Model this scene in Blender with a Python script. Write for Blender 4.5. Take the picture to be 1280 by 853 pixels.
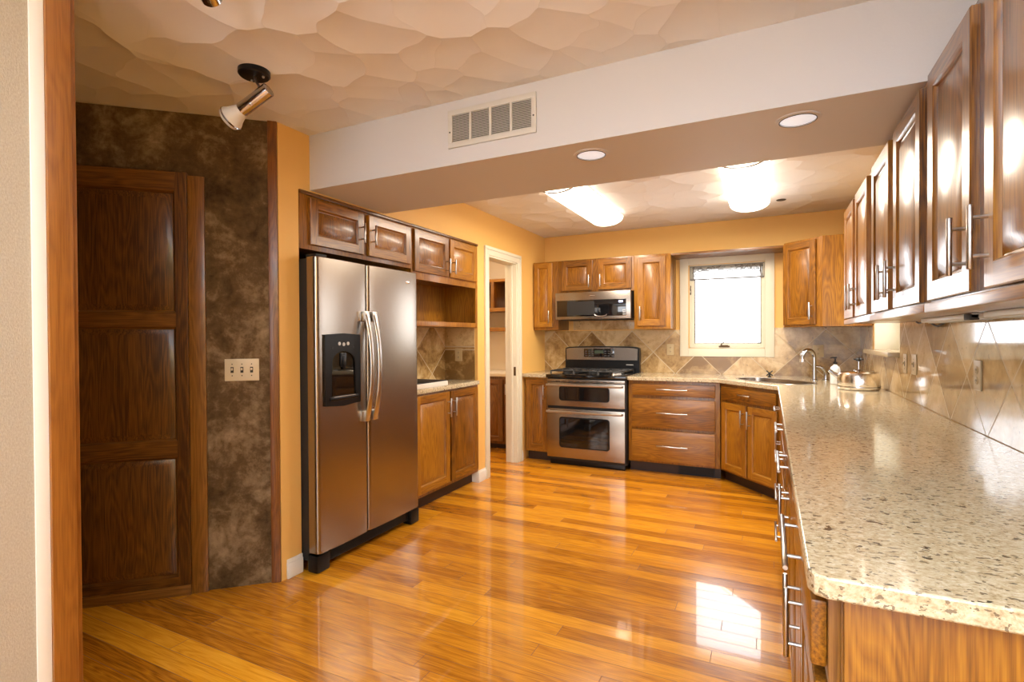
import bpy, bmesh, math, random
from mathutils import Vector, Matrix
random.seed(7)
C = bpy.context.scene
for _o in list(bpy.data.objects): bpy.data.objects.remove(_o)
COL = C.collection
PI = math.pi

# ------------------------------------------------------------------ camera
F_PX, YAW, PITCH, ROLL, CAM_H, CY = 654.917, -0.4568, -0.00924, -0.00583, 1.2981, 1.0964
cam = bpy.data.cameras.new('camera'); cam_o = bpy.data.objects.new('camera', cam); COL.objects.link(cam_o)
_c, _s = math.cos(YAW), math.sin(YAW)
_r0, _f0, _z = Vector((_c, -_s, 0)), Vector((_s, _c, 0)), Vector((0, 0, 1))
_D = math.cos(PITCH)*_f0 + math.sin(PITCH)*_z
_U = math.cos(PITCH)*_z - math.sin(PITCH)*_f0
_X = math.cos(ROLL)*_r0 + math.sin(ROLL)*_U
_Y = -math.sin(ROLL)*_r0 + math.cos(ROLL)*_U
cam_o.matrix_world = Matrix(((_X.x, _Y.x, -_D.x, 0), (_X.y, _Y.y, -_D.y, 0), (_X.z, _Y.z, -_D.z, CAM_H), (0, 0, 0, 1)))
cam.sensor_fit = 'HORIZONTAL'; cam.sensor_width = 36; cam.lens = F_PX/1280*36; cam.shift_y = CY/1280
cam.clip_start = 0.02
C.camera = cam_o

# ------------------------------------------------------------------ light and exposure
EXPOSURE = 1.0
FLUOR, CAN_E, SKY, FLUOR_W = 3.2, 2.3, 4.3, 14.5
DINING_FILL_W, PANTRY_W, UP_W = 22.0, 8.0, 285.0
vs = C.view_settings
vs.view_transform = 'Standard'; vs.look = 'None'; vs.exposure = EXPOSURE; vs.gamma = 1.0; vs.use_curve_mapping = False
w = bpy.data.worlds.new('sky'); C.world = w; w.use_nodes = True
_bg = w.node_tree.nodes['Background']; _bg.inputs[0].default_value = (0.93, 0.96, 1.0, 1); _bg.inputs[1].default_value = SKY
def area(name, loc, rot, sx, sy, power, col):
    l = bpy.data.lights.new(name, 'AREA'); l.shape = 'RECTANGLE'; l.size = sx; l.size_y = sy; l.energy = power; l.color = col
    o = bpy.data.objects.new(name, l); o.location = loc; o.rotation_euler = rot; COL.objects.link(o); return o
# added fill light in front of the unseen dining wall behind the camera
area('dining_wall_fill', (-0.6, -3.02, 1.45), (PI/2, 0, PI), 2.3, 1.5, DINING_FILL_W, (0.86, 0.93, 1.0))
# added spot without a lamp body, fills the room off the ceiling behind the viewer
_pl = bpy.data.lights.new('dining_up_fill', 'SPOT'); _pl.energy = UP_W; _pl.shadow_soft_size = .15; _pl.color = (.68, .84, 1.0); _pl.spot_size = math.radians(146); _pl.spot_blend = .35
_po = bpy.data.objects.new('dining_up_fill', _pl); _po.location = (-.1, -.75, 1.55); _po.rotation_euler = (PI, 0, 0); COL.objects.link(_po)
# added fill light under the pantry ceiling, out of sight behind the door casing
area('pantry_fill', (-3.0, 4.9, 2.40), (0, 0, 0), 0.3, 0.3, PANTRY_W, (1.0, 0.83, 0.62))

# ------------------------------------------------------------------ the room's measures
XL, XR, YB, ZC = -2.338, 0.742, 5.627, 2.445
BY1, BY2, ZB = 2.169, 2.808, 2.137
XC, YE = 0.0557, 0.961
XU = 0.436
UZ0, UZ1 = 1.372, 2.112

# ------------------------------------------------------------------ node helpers
class NT:
    def __init__(s, name):
        s.m = bpy.data.materials.new(name); s.m.use_nodes = True
        s.t = s.m.node_tree; s.b = s.t.nodes['Principled BSDF']
    def n(s, typ, **kw):
        nd = s.t.nodes.new(typ)
        for k, v in kw.items(): setattr(nd, k, v)
        return nd
    def l(s, a, b): s.t.links.new(a, b)
    def val(s, nd, i, v):
        if hasattr(v, 'is_output'): s.l(v, nd.inputs[i])
        else: nd.inputs[i].default_value = v
    def math(s, op, a, b=0.0, c=None):
        nd = s.n('ShaderNodeMath', operation=op); s.val(nd, 0, a); s.val(nd, 1, b)
        if c is not None: s.val(nd, 2, c)
        return nd.outputs[0]
    def comb(s, x, y, z):
        nd = s.n('ShaderNodeCombineXYZ'); s.val(nd, 0, x); s.val(nd, 1, y); s.val(nd, 2, z); return nd.outputs[0]
    def sep(s, v):
        nd = s.n('ShaderNodeSeparateXYZ'); s.l(v, nd.inputs[0]); return nd.outputs
    def obj(s): return s.n('ShaderNodeTexCoord').outputs['Object']
    def rnd(s): return s.n('ShaderNodeObjectInfo').outputs['Random']
    def noise(s, v, scale, detail=3, rough=.55, dist=0.0):
        nd = s.n('ShaderNodeTexNoise'); s.l(v, nd.inputs['Vector']); nd.inputs['Scale'].default_value = scale
        nd.inputs['Detail'].default_value = detail; nd.inputs['Roughness'].default_value = rough; nd.inputs['Distortion'].default_value = dist
        return nd.outputs[0]
    def white(s, v):
        nd = s.n('ShaderNodeTexWhiteNoise', noise_dimensions='3D'); s.l(v, nd.inputs['Vector']); return nd.outputs
    def ramp(s, f, stops):
        nd = s.n('ShaderNodeValToRGB'); s.l(f, nd.inputs[0]); e = nd.color_ramp.elements
        while len(e) < len(stops): e.new(0.5)
        for i, (p, c) in enumerate(stops): e[i].position = p; e[i].color = (*c, 1)
        return nd.outputs[0]
    def mix(s, f, a, b, mode='MIX'):
        nd = s.n('ShaderNodeMix', data_type='RGBA', blend_type=mode); s.val(nd, 0, f)
        for i, v in ((6, a), (7, b)):
            if hasattr(v, 'is_output'): s.l(v, nd.inputs[i])
            else: nd.inputs[i].default_value = (*v, 1)
        return nd.outputs[2]
    def vmul(s, v, t):
        nd = s.n('ShaderNodeVectorMath', operation='MULTIPLY'); s.l(v, nd.inputs[0]); nd.inputs[1].default_value = t; return nd.outputs[0]
    def vadd(s, a, b):
        nd = s.n('ShaderNodeVectorMath', operation='ADD'); s.l(a, nd.inputs[0]); s.l(b, nd.inputs[1]); return nd.outputs[0]
    def bump(s, h, strength, dist=0.01):
        nd = s.n('ShaderNodeBump'); s.l(h, nd.inputs['Height']); nd.inputs['Strength'].default_value = strength; nd.inputs['Distance'].default_value = dist
        s.l(nd.outputs[0], s.b.inputs['Normal'])
    def col(s, c):
        if hasattr(c, 'is_output'): s.l(c, s.b.inputs['Base Color'])
        else: s.b.inputs['Base Color'].default_value = (*c, 1)
    def set(s, rough=None, metal=None, coat=None, coat_r=None, spec=None, trans=None, emis=None, estr=None, aniso=None):
        i = s.b.inputs
        for k, v in (('Roughness', rough), ('Metallic', metal), ('Coat Weight', coat), ('Coat Roughness', coat_r), ('Specular IOR Level', spec),
                     ('Transmission Weight', trans), ('Emission Strength', estr), ('Anisotropic', aniso)):
            if v is not None: i[k].default_value = v
        if emis: i['Emission Color'].default_value = (*emis, 1)
        return s

def plain(name, c, rough=.5, metal=0, bump=0, bscale=200, **kw):
    t = NT(name); t.col(c); t.set(rough=rough, metal=metal, **kw)
    v = t.obj(); f = t.noise(v, bscale, 2)
    t.col(t.mix(t.math('MULTIPLY', f, .12), c, tuple(x*.75 for x in c)))
    if bump: t.bump(f, bump, .002)
    return t.m

def oak(name, axis, dark, mid, light, rough=.34, coat=.2, var=.35, grain=1.0, coat_r=.12):
    """oak with the grain along the given local axis"""
    t = NT(name); v = t.obj(); r = t.rnd()
    off = t.comb(t.math('MULTIPLY', r, 37.0), t.math('MULTIPLY', r, 91.0), t.math('MULTIPLY', r, 53.0))
    v = t.vadd(v, off)
    lng, crs = 1.1, 8.5
    sc = tuple(lng if i == axis else crs for i in range(3))
    p = t.vmul(v, sc)
    n1 = t.noise(p, 1.0, 2, .5, .15)
    rings = t.math('FRACT', t.math('MULTIPLY', n1, 16.0*grain))
    rings = t.math('ABSOLUTE', t.math('SUBTRACT', rings, .5))
    pv = t.vmul(v, tuple(7.0 if i == axis else 260.0 for i in range(3)))
    pores = t.noise(pv, 1.0, 2, .6)
    big = t.noise(p, .45, 2)
    f = t.math('ADD', t.math('MULTIPLY', rings, .38), t.math('MULTIPLY', pores, .80))
    f = t.math('ADD', f, t.math('MULTIPLY', t.math('SUBTRACT', big, .5), .7))
    f = t.math('ADD', f, t.math('MULTIPLY', t.math('SUBTRACT', r, .5), var))
    c = t.ramp(f, [(.16, dark), (.48, mid), (.82, light)])
    t.col(c); t.set(rough=rough, coat=coat, coat_r=coat_r)
    t.bump(pores, .06, .001)
    return t.m

OD, OM, OL = (.07, .022, .002), (.25, .094, .0055), (.42, .185, .014)
M = {}
for ax, nm in ((0, 'x'), (1, 'y'), (2, 'z')):
    M['oak_'+nm] = oak('oak_'+nm, ax, OD, OM, OL)
    M['doak_'+nm] = oak('dark_oak_'+nm, ax, (.06, .021, .003), (.19, .074, .010), (.31, .135, .024), rough=.34, coat=.2)
    M['trim_'+nm] = oak('trim_oak_'+nm, ax, (.08, .024, .003), (.20, .066, .009), (.30, .11, .017), rough=.35, coat=.2)
    M['gloss_'+nm] = oak('glossy_oak_'+nm, ax, OD, OM, OL, rough=.30, coat=.8, coat_r=.22)
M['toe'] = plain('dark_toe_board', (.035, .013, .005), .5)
M['niche_oak'] = M['oak_z']

def steel(name, c=(.335, .295, .255), rough=.26, axis=0, streak=.03):
    t = NT(name); v = t.obj()
    sc = tuple(3.0 if i == axis else 320.0 for i in range(3))
    f = t.noise(t.vmul(v, sc), 1.0, 2)
    t.col(c)
    t.set(metal=1.0); t.set(rough=rough)
    return t.m
M['steel'] = steel('brushed_steel')
M['steel_d'] = steel('brushed_steel_dark', (.42, .39, .36), .3)
M['nickel'] = steel('satin_nickel', (.52, .50, .48), .28, 2, .06)
M['chrome'] = plain('chrome', (.90, .89, .88), .2, 1)
M['chrome_d'] = plain('dark_chrome', (.50, .51, .54), .1, 1)
M['black'] = plain('black_plastic', (.005, .005, .0055), .3, spec=.3)
M['black_m'] = plain('black_matte', (.012, .011, .011), .6)
M['blackglass'] = plain('black_glass', (.006, .006, .007), .04, coat=.6, coat_r=.02)
M['iron'] = plain('cast_iron', (.02, .02, .021), .42, bump=.3)
M['white'] = plain('white_paint', (.80, .78, .72), .35)
M['cream'] = plain('cream_paint', (.74, .70, .56), .4)
M['ivory'] = plain('ivory_plastic', (.70, .60, .42), .35)
M['beige_plate'] = plain('beige_plate', (.50, .38, .21), .4)
M['dark_slot'] = plain('dark_slot', (.03, .025, .02), .6)
M['bulb'] = plain('frosted_bulb', (.64, .62, .59), .35)
M['bottle'] = plain('white_bottle_plastic', (.78, .79, .80), .25, coat=.5)
M['vent'] = plain('grille_enamel', (.62, .60, .56), .4)
M['vent_dark'] = plain('duct_dark', (.16, .15, .14), .7)
M['duct'] = plain('duct_black', (.015, .012, .01), .7)
M['grey_button'] = plain('grey_button', (.50, .50, .50), .4)
M['bronze'] = plain('aged_bronze', (.10, .06, .025), .4, .7)

def emit(name, c, s):
    t = NT(name); t.col((.8, .8, .8)); t.set(emis=c, estr=s, rough=.4); return t.m
M['fluor'] = emit('fluorescent_diffuser', (1.0, .87, .69), FLUOR)
M['can_lens'] = emit('recessed_lamp_face', (.80, .90, 1.0), CAN_E*.12)
M['clock'] = emit('clock_display', (.25, .4, 1.0), 1.5)

def glass_m():
    t = NT('window_glass'); m = t.t
    tr = t.n('ShaderNodeBsdfTransparent'); gl = t.n('ShaderNodeBsdfGlossy'); gl.inputs['Roughness'].default_value = .02
    fr = t.n('ShaderNodeFresnel'); fr.inputs[0].default_value = 1.3
    mx = t.n('ShaderNodeMixShader'); t.l(fr.outputs[0], mx.inputs[0]); t.l(tr.outputs[0], mx.inputs[1]); t.l(gl.outputs[0], mx.inputs[2])
    t.l(mx.outputs[0], t.t.nodes['Material Output'].inputs[0]); return t.m
M['glass'] = glass_m()
def sheer_m():
    t = NT('sheer_fabric'); tr = t.n('ShaderNodeBsdfTransparent'); tl = t.n('ShaderNodeBsdfTranslucent'); tl.inputs[0].default_value = (.9, .9, .9, 1)
    mx = t.n('ShaderNodeMixShader'); mx.inputs[0].default_value = .55
    t.l(tr.outputs[0], mx.inputs[1]); t.l(tl.outputs[0], mx.inputs[2]); t.l(mx.outputs[0], t.t.nodes['Material Output'].inputs[0]); return t.m
M['sheer'] = sheer_m()
M['lace'] = plain('grey_lace_thread', (.20, .19, .18), .8)

def wall_paint(name, c, bump=.25):
    t = NT(name); v = t.obj(); f = t.noise(v, 120, 3); g = t.noise(v, 1.2, 2)
    t.col(t.mix(t.math('MULTIPLY', g, .25), c, tuple(x*.86 for x in c))); t.set(rough=.6); t.bump(f, bump, .001); return t.m
M['yellow'] = wall_paint('golden_wall_paint', (.80, .475, .135))
M['peach'] = M['yellow']
M['dining_paint'] = wall_paint('dining_wall_paint', (.62, .57, .50))
M['pantry_paint'] = wall_paint('pantry_paint', (.80, .70, .55))
M['beam'] = wall_paint('beam_paint', (.63, .62, .635), .4)

def ceiling_m():
    t = NT('swirled_ceiling_texture'); v = t.obj()
    wob = t.noise(v, 2.5, 2); v2 = t.vadd(v, t.comb(t.math('MULTIPLY', wob, .25), t.math('MULTIPLY', wob, .18), 0.0))
    vo = t.n('ShaderNodeTexVoronoi', feature='F1'); vo.inputs['Scale'].default_value = 4.7; t.l(t.vmul(v2, (1, 1, 0)), vo.inputs['Vector'])
    dist, pos = vo.outputs['Distance'], vo.outputs['Position']
    sub = t.n('ShaderNodeVectorMath', operation='SUBTRACT'); t.l(t.vmul(v2, (1, 1, 0)), sub.inputs[0]); t.l(pos, sub.inputs[1])
    x, y, z = t.sep(sub.outputs[0])
    q = t.math('ADD', t.math('ADD', t.math('MULTIPLY', x, .55), t.math('MULTIPLY', y, .85)), .12)
    h = t.math('ADD', t.math('MULTIPLY', t.math('MULTIPLY', dist, dist), 9.0), t.math('MULTIPLY', t.math('MULTIPLY', q, q), 9.0))
    arcs = t.math('MULTIPLY', t.noise(v2, 9, 3), .05)
    fine = t.math('MULTIPLY', t.noise(v, 110, 3), .012)
    t.col((.80, .795, .79)); t.set(rough=.75)
    t.bump(t.math('ADD', t.math('ADD', h, arcs), fine), 1.0, .0028)
    return t.m
M['ceiling'] = ceiling_m()

def suede_m():
    t = NT('brown_suede_wall'); v = t.obj()
    a = t.noise(v, 7, 5, .65, .6); b = t.noise(v, 26, 4, .7); c = t.noise(v, 2.2, 2)
    f = t.math('ADD', t.math('MULTIPLY', a, .55), t.math('ADD', t.math('MULTIPLY', b, .35), t.math('MULTIPLY', t.math('SUBTRACT', c, .45), .55)))
    t.col(t.ramp(f, [(.30, (.045, .025, .010)), (.47, (.12, .072, .031)), (.66, (.33, .235, .135))]))
    t.set(rough=.8, spec=.2); t.bump(b, .25, .003); return t.m
M['suede'] = suede_m()
def grass_m():
    t = NT('woven_wallpaper'); v = t.obj()
    f = t.noise(t.vmul(v, (1, 1, .55)), 260, 3, .7)
    t.col(t.mix(f, (.27, .225, .165), (.56, .485, .385))); t.set(rough=.9); t.bump(f, .5, .002); return t.m
M['wallpaper'] = grass_m()

def floor_m():
    t = NT('oak_strip_floor'); v = t.obj(); x, y, z = t.sep(v)
    W = .088
    yr = t.math('DIVIDE', y, W); row = t.math('FLOOR', yr)
    wr = t.white(t.comb(row, 3.3, 1.7)); ro = wr['Value'] if 'Value' in wr else wr[0]
    xo = t.math('ADD', t.math('DIVIDE', x, 1.45), t.math('MULTIPLY', ro, 7.0)); colm = t.math('FLOOR', xo)
    wv = t.white(t.comb(row, colm, 5.1)); tone = wv[0]
    wv2 = t.white(t.comb(colm, row, 9.7)); tone2 = wv2[0]
    pv = t.comb(t.math('ADD', x, t.math('MULTIPLY', tone, 41.0)), t.math('ADD', y, t.math('MULTIPLY', tone2, 23.0)), t.math('MULTIPLY', tone, 13.0))
    n1 = t.noise(t.vmul(pv, (1.3, 14, 1)), 1.0, 2, .5, .25)
    rings = t.math('ABSOLUTE', t.math('SUBTRACT', t.math('FRACT', t.math('MULTIPLY', n1, 9.0)), .5))
    pores = t.noise(t.vmul(pv, (8, 330, 1)), 1.0, 2, .6)
    f = t.math('ADD', t.math('MULTIPLY', rings, .34), t.math('MULTIPLY', pores, .58))
    f = t.math('ADD', f, t.math('MULTIPLY', tone, .42)); f = t.math('SUBTRACT', f, .10)
    c = t.ramp(f, [(.10, (.17, .050, .003)), (.38, (.47, .165, .008)), (.64, (.72, .295, .014)), (.92, (.86, .42, .032))])
    fy = t.math('FRACT', yr); fx = t.math('FRACT', xo)
    ey = t.math('MINIMUM', fy, t.math('SUBTRACT', 1.0, fy)); ex = t.math('MINIMUM', fx, t.math('SUBTRACT', 1.0, fx))
    seam = t.math('MAXIMUM', t.math('LESS_THAN', ey, .013), t.math('LESS_THAN', ex, .001))
    t.col(t.mix(t.math('MULTIPLY', seam, .75), c, (.07, .022, .004)))
    t.set(rough=.13, coat=.6, coat_r=.03)
    t.l(t.math('ADD', t.math('ADD', .16, t.math('MULTIPLY', pores, .12)), t.math('MULTIPLY', seam, .6)), t.b.inputs['Roughness'])
    t.l(t.math('MULTIPLY', t.math('SUBTRACT', 1.0, seam), .6), t.b.inputs['Coat Weight'])
    h = t.math('SUBTRACT', t.math('MULTIPLY', t.noise(v, 3.0, 2), .25), t.math('MULTIPLY', seam, .3))
    t.bump(h, .12, .004)
    return t.m
M['floor'] = floor_m()

def granite_m():
    t = NT('speckled_granite'); v = t.obj()
    warp = t.noise(v, 9, 2); v2 = t.vadd(v, t.comb(t.math('MULTIPLY', warp, .05), t.math('MULTIPLY', warp, .03), 0.0))
    a = t.noise(t.vmul(v2, (.9, 1.15, 1)), 110, 3, .65)
    c = t.ramp(a, [(.28, (.33, .25, .14)), (.42, (.50, .41, .26)), (.58, (.62, .54, .38)), (.75, (.72, .66, .53))])
    b = t.noise(t.vmul(v2, (.85, 1.2, 1)), 100, 2, .5)
    c = t.mix(t.math('MULTIPLY', t.math('GREATER_THAN', b, .63), .8), c, (.12, .09, .055))
    d = t.noise(t.vmul(v2, (.8, 1.2, 1)), 52, 1, .5)
    c = t.mix(t.math('MULTIPLY', t.math('GREATER_THAN', d, .70), .9), c, (.03, .024, .018))
    e = t.noise(v2, 170, 2)
    c = t.mix(t.math('MULTIPLY', t.math('GREATER_THAN', e, .62), .45), c, (.36, .26, .15))
    t.col(c); t.set(rough=.14, coat=.3, coat_r=.04); return t.m
M['granite'] = granite_m()

def tile_m(name, ax, x0, z0=1.13, s=.3165, base=((.21, .115, .036), (.43, .275, .11), (.64, .47, .25)), rough=.22, straight=False):
    t = NT(name); v = t.obj(); q = t.sep(v); x = t.math('SUBTRACT', q[ax], x0); z = t.math('SUBTRACT', q[2], z0)
    if straight: u = t.math('DIVIDE', x, s); w2 = t.math('DIVIDE', z, s)
    else:
        k = s*math.sqrt(2); u = t.math('DIVIDE', t.math('ADD', x, z), k); w2 = t.math('DIVIDE', t.math('SUBTRACT', z, x), k)
    cid = t.comb(t.math('FLOOR', u), t.math('FLOOR', w2), 2.0); wn = t.white(cid)
    tone = wn[0]
    pv = t.vadd(v, t.vmul(wn[1], (9, 9, 9)))
    a = t.noise(pv, 5, 5, .62, .9); b = t.noise(pv, 34, 3, .6)
    f = t.math('ADD', t.math('MULTIPLY', t.math('ADD', t.math('MULTIPLY', t.math('SUBTRACT', a, .5), 1.5), .5), .62), t.math('ADD', t.math('MULTIPLY', b, .28), t.math('MULTIPLY', t.math('SUBTRACT', tone, .5), .34)))
    c = t.ramp(f, [(.28, base[0]), (.45, base[1]), (.64, base[2])])
    pit = t.math('GREATER_THAN', t.noise(t.vmul(pv, (1, 1, .8)), 48, 2, .6), .70)
    c = t.mix(t.math('MULTIPLY', pit, .7), c, (.14, .085, .045))
    fu, fw = t.math('FRACT', u), t.math('FRACT', w2)
    e = t.math('MINIMUM', t.math('MINIMUM', fu, t.math('SUBTRACT', 1.0, fu)), t.math('MINIMUM', fw, t.math('SUBTRACT', 1.0, fw)))
    g = t.math('LESS_THAN', e, .011)
    c = t.mix(g, c, (.52, .42, .27)); t.col(c)
    t.l(t.math('ADD', rough, t.math('MULTIPLY', g, .4)), t.b.inputs['Roughness'])
    t.bump(t.math('SUBTRACT', t.math('MULTIPLY', a, .1), t.math('MULTIPLY', g, .5)), .25, .003)
    return t.m
M['tile_back'] = tile_m('travertine_back', 0, -1.10)
M['tile_right'] = tile_m('travertine_right', 1, 2.33, rough=.07, base=((.34, .22, .10), (.52, .37, .19), (.68, .52, .32)))
M['tile_left'] = tile_m('travertine_niche', 1, 3.62, 1.20)
M['tile_strip'] = tile_m('travertine_strip', 0, -1.98, 1.362, straight=True)
M['tile_plain'] = plain('travertine_sill', (.40, .31, .19), .25, bump=.2, bscale=40)

# ------------------------------------------------------------------ mesh builder
class MB:
    def __init__(s): s.v = []; s.f = []; s.mi = []
    def add(s, vs, fs, mi=0):
        o = len(s.v); s.v += [tuple(p) for p in vs]
        for k, f in enumerate(fs): s.f.append(tuple(o+i for i in f)); s.mi.append(mi if isinstance(mi, int) else mi[k])
        return s
    def box(s, x0, x1, y0, y1, z0, z1, bev=0.0, mi=0):
        if x1 < x0: x0, x1 = x1, x0
        if y1 < y0: y0, y1 = y1, y0
        if z1 < z0: z0, z1 = z1, z0
        bev = min(bev, (x1-x0)*.45, (y1-y0)*.45, (z1-z0)*.45)
        if bev <= 0:
            P = [(x, y, z) for x in (x0, x1) for y in (y0, y1) for z in (z0, z1)]
            return s.add(P, [(0, 1, 3, 2), (4, 6, 7, 5), (0, 4, 5, 1), (2, 3, 7, 6), (0, 2, 6, 4), (1, 5, 7, 3)], mi)
        bm = bmesh.new(); bmesh.ops.create_cube(bm, size=1)
        for q in bm.verts: q.co = Vector(((x0+x1)/2+q.co.x*(x1-x0), (y0+y1)/2+q.co.y*(y1-y0), (z0+z1)/2+q.co.z*(z1-z0)))
        bmesh.ops.bevel(bm, geom=bm.edges[:], offset=bev, segments=2, affect='EDGES', profile=.6)
        return s.bm(bm, mi)
    def bm(s, bm, mi=0):
        bm.verts.index_update(); s.add([q.co[:] for q in bm.verts], [[q.index for q in f.verts] for f in bm.faces], mi); bm.free(); return s
    def tube(s, pts, r, n=10, mi=0, caps=True, up=None):
        pts = [Vector(p) for p in pts]; m = len(pts); rr = r if isinstance(r, (list, tuple)) else [r]*m
        V = []; prev = None
        for i, p in enumerate(pts):
            t = (pts[min(i+1, m-1)]-pts[max(i-1, 0)]).normalized()
            if prev is None:
                a = Vector((0, 0, 1)) if abs(t.z) < .9 else Vector((1, 0, 0))
                u = t.cross(a).normalized()
            else: u = (prev-t*prev.dot(t)).normalized()
            prev = u; q = t.cross(u)
            ra, rb = rr[i] if isinstance(rr[i], tuple) else (rr[i], rr[i])
            for k in range(n):
                an = 2*PI*k/n; V.append(p+u*(ra*math.cos(an))+q*(rb*math.sin(an)))
        Fc = [(i*n+k, i*n+(k+1) % n, (i+1)*n+(k+1) % n, (i+1)*n+k) for i in range(m-1) for k in range(n)]
        if caps: Fc += [tuple(range(n))[::-1], tuple((m-1)*n+k for k in range(n))]
        return s.add(V, Fc, mi)
    def lathe(s, prof, c=(0, 0, 0), n=32, mi=0, axis=None, caps=True):
        """profile of (radius, height) turned about the z axis, or about `axis` through c"""
        ax = Vector(axis).normalized() if axis is not None else Vector((0, 0, 1))
        u = ax.orthogonal().normalized(); q = ax.cross(u); c = Vector(c)
        V = [c+ax*h+u*(r*math.cos(2*PI*k/n))+q*(r*math.sin(2*PI*k/n)) for r, h in prof for k in range(n)]
        m = len(prof)
        Fc = [(i*n+k, i*n+(k+1) % n, (i+1)*n+(k+1) % n, (i+1)*n+k) for i in range(m-1) for k in range(n)]
        if caps and prof[0][0] > 1e-6: Fc.append(tuple(range(n))[::-1])
        if caps and prof[-1][0] > 1e-6: Fc.append(tuple((m-1)*n+k for k in range(n)))
        return s.add(V, Fc, mi)
    def prism(s, poly, z0, z1, mi=0):
        n = len(poly); V = [(x, y, z0) for x, y in poly]+[(x, y, z1) for x, y in poly]
        return s.add(V, [tuple(range(n))[::-1], tuple(range(n, 2*n))]+[(i, (i+1) % n, n+(i+1) % n, n+i) for i in range(n)], mi)
    def prism_y(s, poly, y0, y1, mi=0):
        n = len(poly); V = [(x, y0, z) for x, z in poly]+[(x, y1, z) for x, z in poly]
        return s.add(V, [tuple(range(n)), tuple(range(n, 2*n))[::-1]]+[(i, n+i, n+(i+1) % n, (i+1) % n) for i in range(n)], mi)
    def plate(s, outer, hole, z0, z1, mi=0):
        """flat slab with a hole through it"""
        bm = bmesh.new()
        for lp in (outer, hole):
            vv = [bm.verts.new((x, y, z1)) for x, y in lp]
            for i in range(len(vv)): bm.edges.new((vv[i], vv[(i+1) % len(vv)]))
        bmesh.ops.triangle_fill(bm, use_beauty=True, use_dissolve=False, edges=bm.edges[:])
        r = bmesh.ops.extrude_face_region(bm, geom=bm.faces[:])
        for q in r['geom']:
            if isinstance(q, bmesh.types.BMVert): q.co.z = z0
        return s.bm(bm, mi)
    def build(s, name, mats, parent=None, loc=None, rz=None, smooth=True, normals=True):
        me = bpy.data.meshes.new(name); me.from_pydata(s.v, [], s.f)
        for m in (mats if isinstance(mats, (list, tuple)) else [mats]): me.materials.append(m)
        for p, i in zip(me.polygons, s.mi): p.material_index = i
        if normals:
            b = bmesh.new(); b.from_mesh(me); bmesh.ops.recalc_face_normals(b, faces=b.faces[:]); b.to_mesh(me); b.free()
        if smooth:
            for p in me.polygons: p.use_smooth = True
            me.set_sharp_from_angle(angle=math.radians(38))
        o = bpy.data.objects.new(name, me); COL.objects.link(o)
        if parent: o.parent = parent
        if loc: o.location = loc
        if rz is not None: o.rotation_euler = (0, 0, rz)
        return o
def tag(o, label, cat, group=None):
    o['label'] = label; o['category'] = cat
    if group: o['group'] = group
    return o
def thing(name, label, cat, loc=(0, 0, 0), rz=0.0, group=None):
    o = bpy.data.objects.new(name, None); COL.objects.link(o); o.location = loc; o.rotation_euler = (0, 0, rz)
    o.empty_display_size = .1
    return tag(o, label, cat, group)
def struct(name, mb, mats, parent=None, label=None, cat=None, **kw):
    o = mb.build(name, mats, parent, smooth=kw.pop('smooth', False), **kw)
    if parent is None:
        o['kind'] = 'structure'; o['label'] = label or name.replace('_', ' '); o['category'] = cat or name.split('_')[0]
    return o

# ================================================================== THE ROOM
T = .12
f = MB().box(-4.2, 1.0, -3.2, 6.2, -.1, 0); struct('floor', f, M['floor'], label='glossy honey oak strip floor running across the kitchen')
c = MB().box(-4.2, 1.0, -3.2, 6.2, ZC, ZC+.1); struct('ceiling', c, M['ceiling'], label='pale ceiling with swirled plaster texture')
b = MB().box(XL, XR, BY1, BY2, ZB, ZC)
struct('soffit', b, [M['beam']], label='dropped white soffit beam crossing the room before the kitchen', cat='soffit')
# back wall with its window opening
WX0, WX1, WZ0, WZ1 = -.735, -.04, 1.175, 2.015
def holed(mb, axis, a0, a1, t0, t1, h0, h1, z0, z1, top=ZC, bot=0.0):
    def bx(p0, p1, q0, q1):
        if p1-p0 < 1e-4 or q1-q0 < 1e-4: return
        if axis == 'x': mb.box(p0, p1, t0, t1, q0, q1)
        else: mb.box(t0, t1, p0, p1, q0, q1)
    bx(a0, h0, bot, top); bx(h1, a1, bot, top); bx(h0, h1, bot, z0); bx(h0, h1, z1, top); return mb
struct('wall_back', holed(MB(), 'x', XL-T, XR+.2, YB, YB+.16, WX0, WX1, WZ0, WZ1), M['yellow'], label='golden yellow back wall above the range and window')
# right wall with a deep side window between the upper cabinets and the corner cabinet
SY0, SY1, SZ0, SZ1 = 4.06, 4.955, 1.185, 2.02
struct('wall_right', holed(MB(), 'y', -3.2, YB+.16, XR, XR+.22, SY0, SY1, SZ0, SZ1), M['yellow'], label='right kitchen wall behind the long counter', smooth=False)
# left wall: strip before the fridge, niche, strip, pantry door, corner
NY0, NY1 = 2.088, 4.062          # niche
DY0, DY1, DZ = 4.262, 4.872, 2.06  # pantry doorway
wl = MB()
wl.box(XL-T, XL, 1.955, NY0, 0, ZC)
wl.box(XL-T, XL, NY0, NY1, 2.126, ZC)
wl.box(XL-T, XL, NY1, DY0, 0, ZC); wl.box(XL-T, XL, DY0, DY1, DZ, ZC); wl.box(XL-T, XL, DY1, YB, 0, ZC)
wl.box(-3.12, XL-T, NY0-T, NY0, 0, ZC)
wl.box(-3.12, -3.0, NY0, 3.06, 0, ZC)
wl.box(-2.80, -2.685, 3.06, NY1, 0, ZC)
wl.box(-3.12, -2.80, 3.06, 3.16, 0, ZC)
wl.box(-2.80, XL-T, NY1, NY1+.10, 0, ZC)
struct('wall_left', wl, M['yellow'], label='golden yellow left wall around the fridge niche and pantry doorway')
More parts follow.
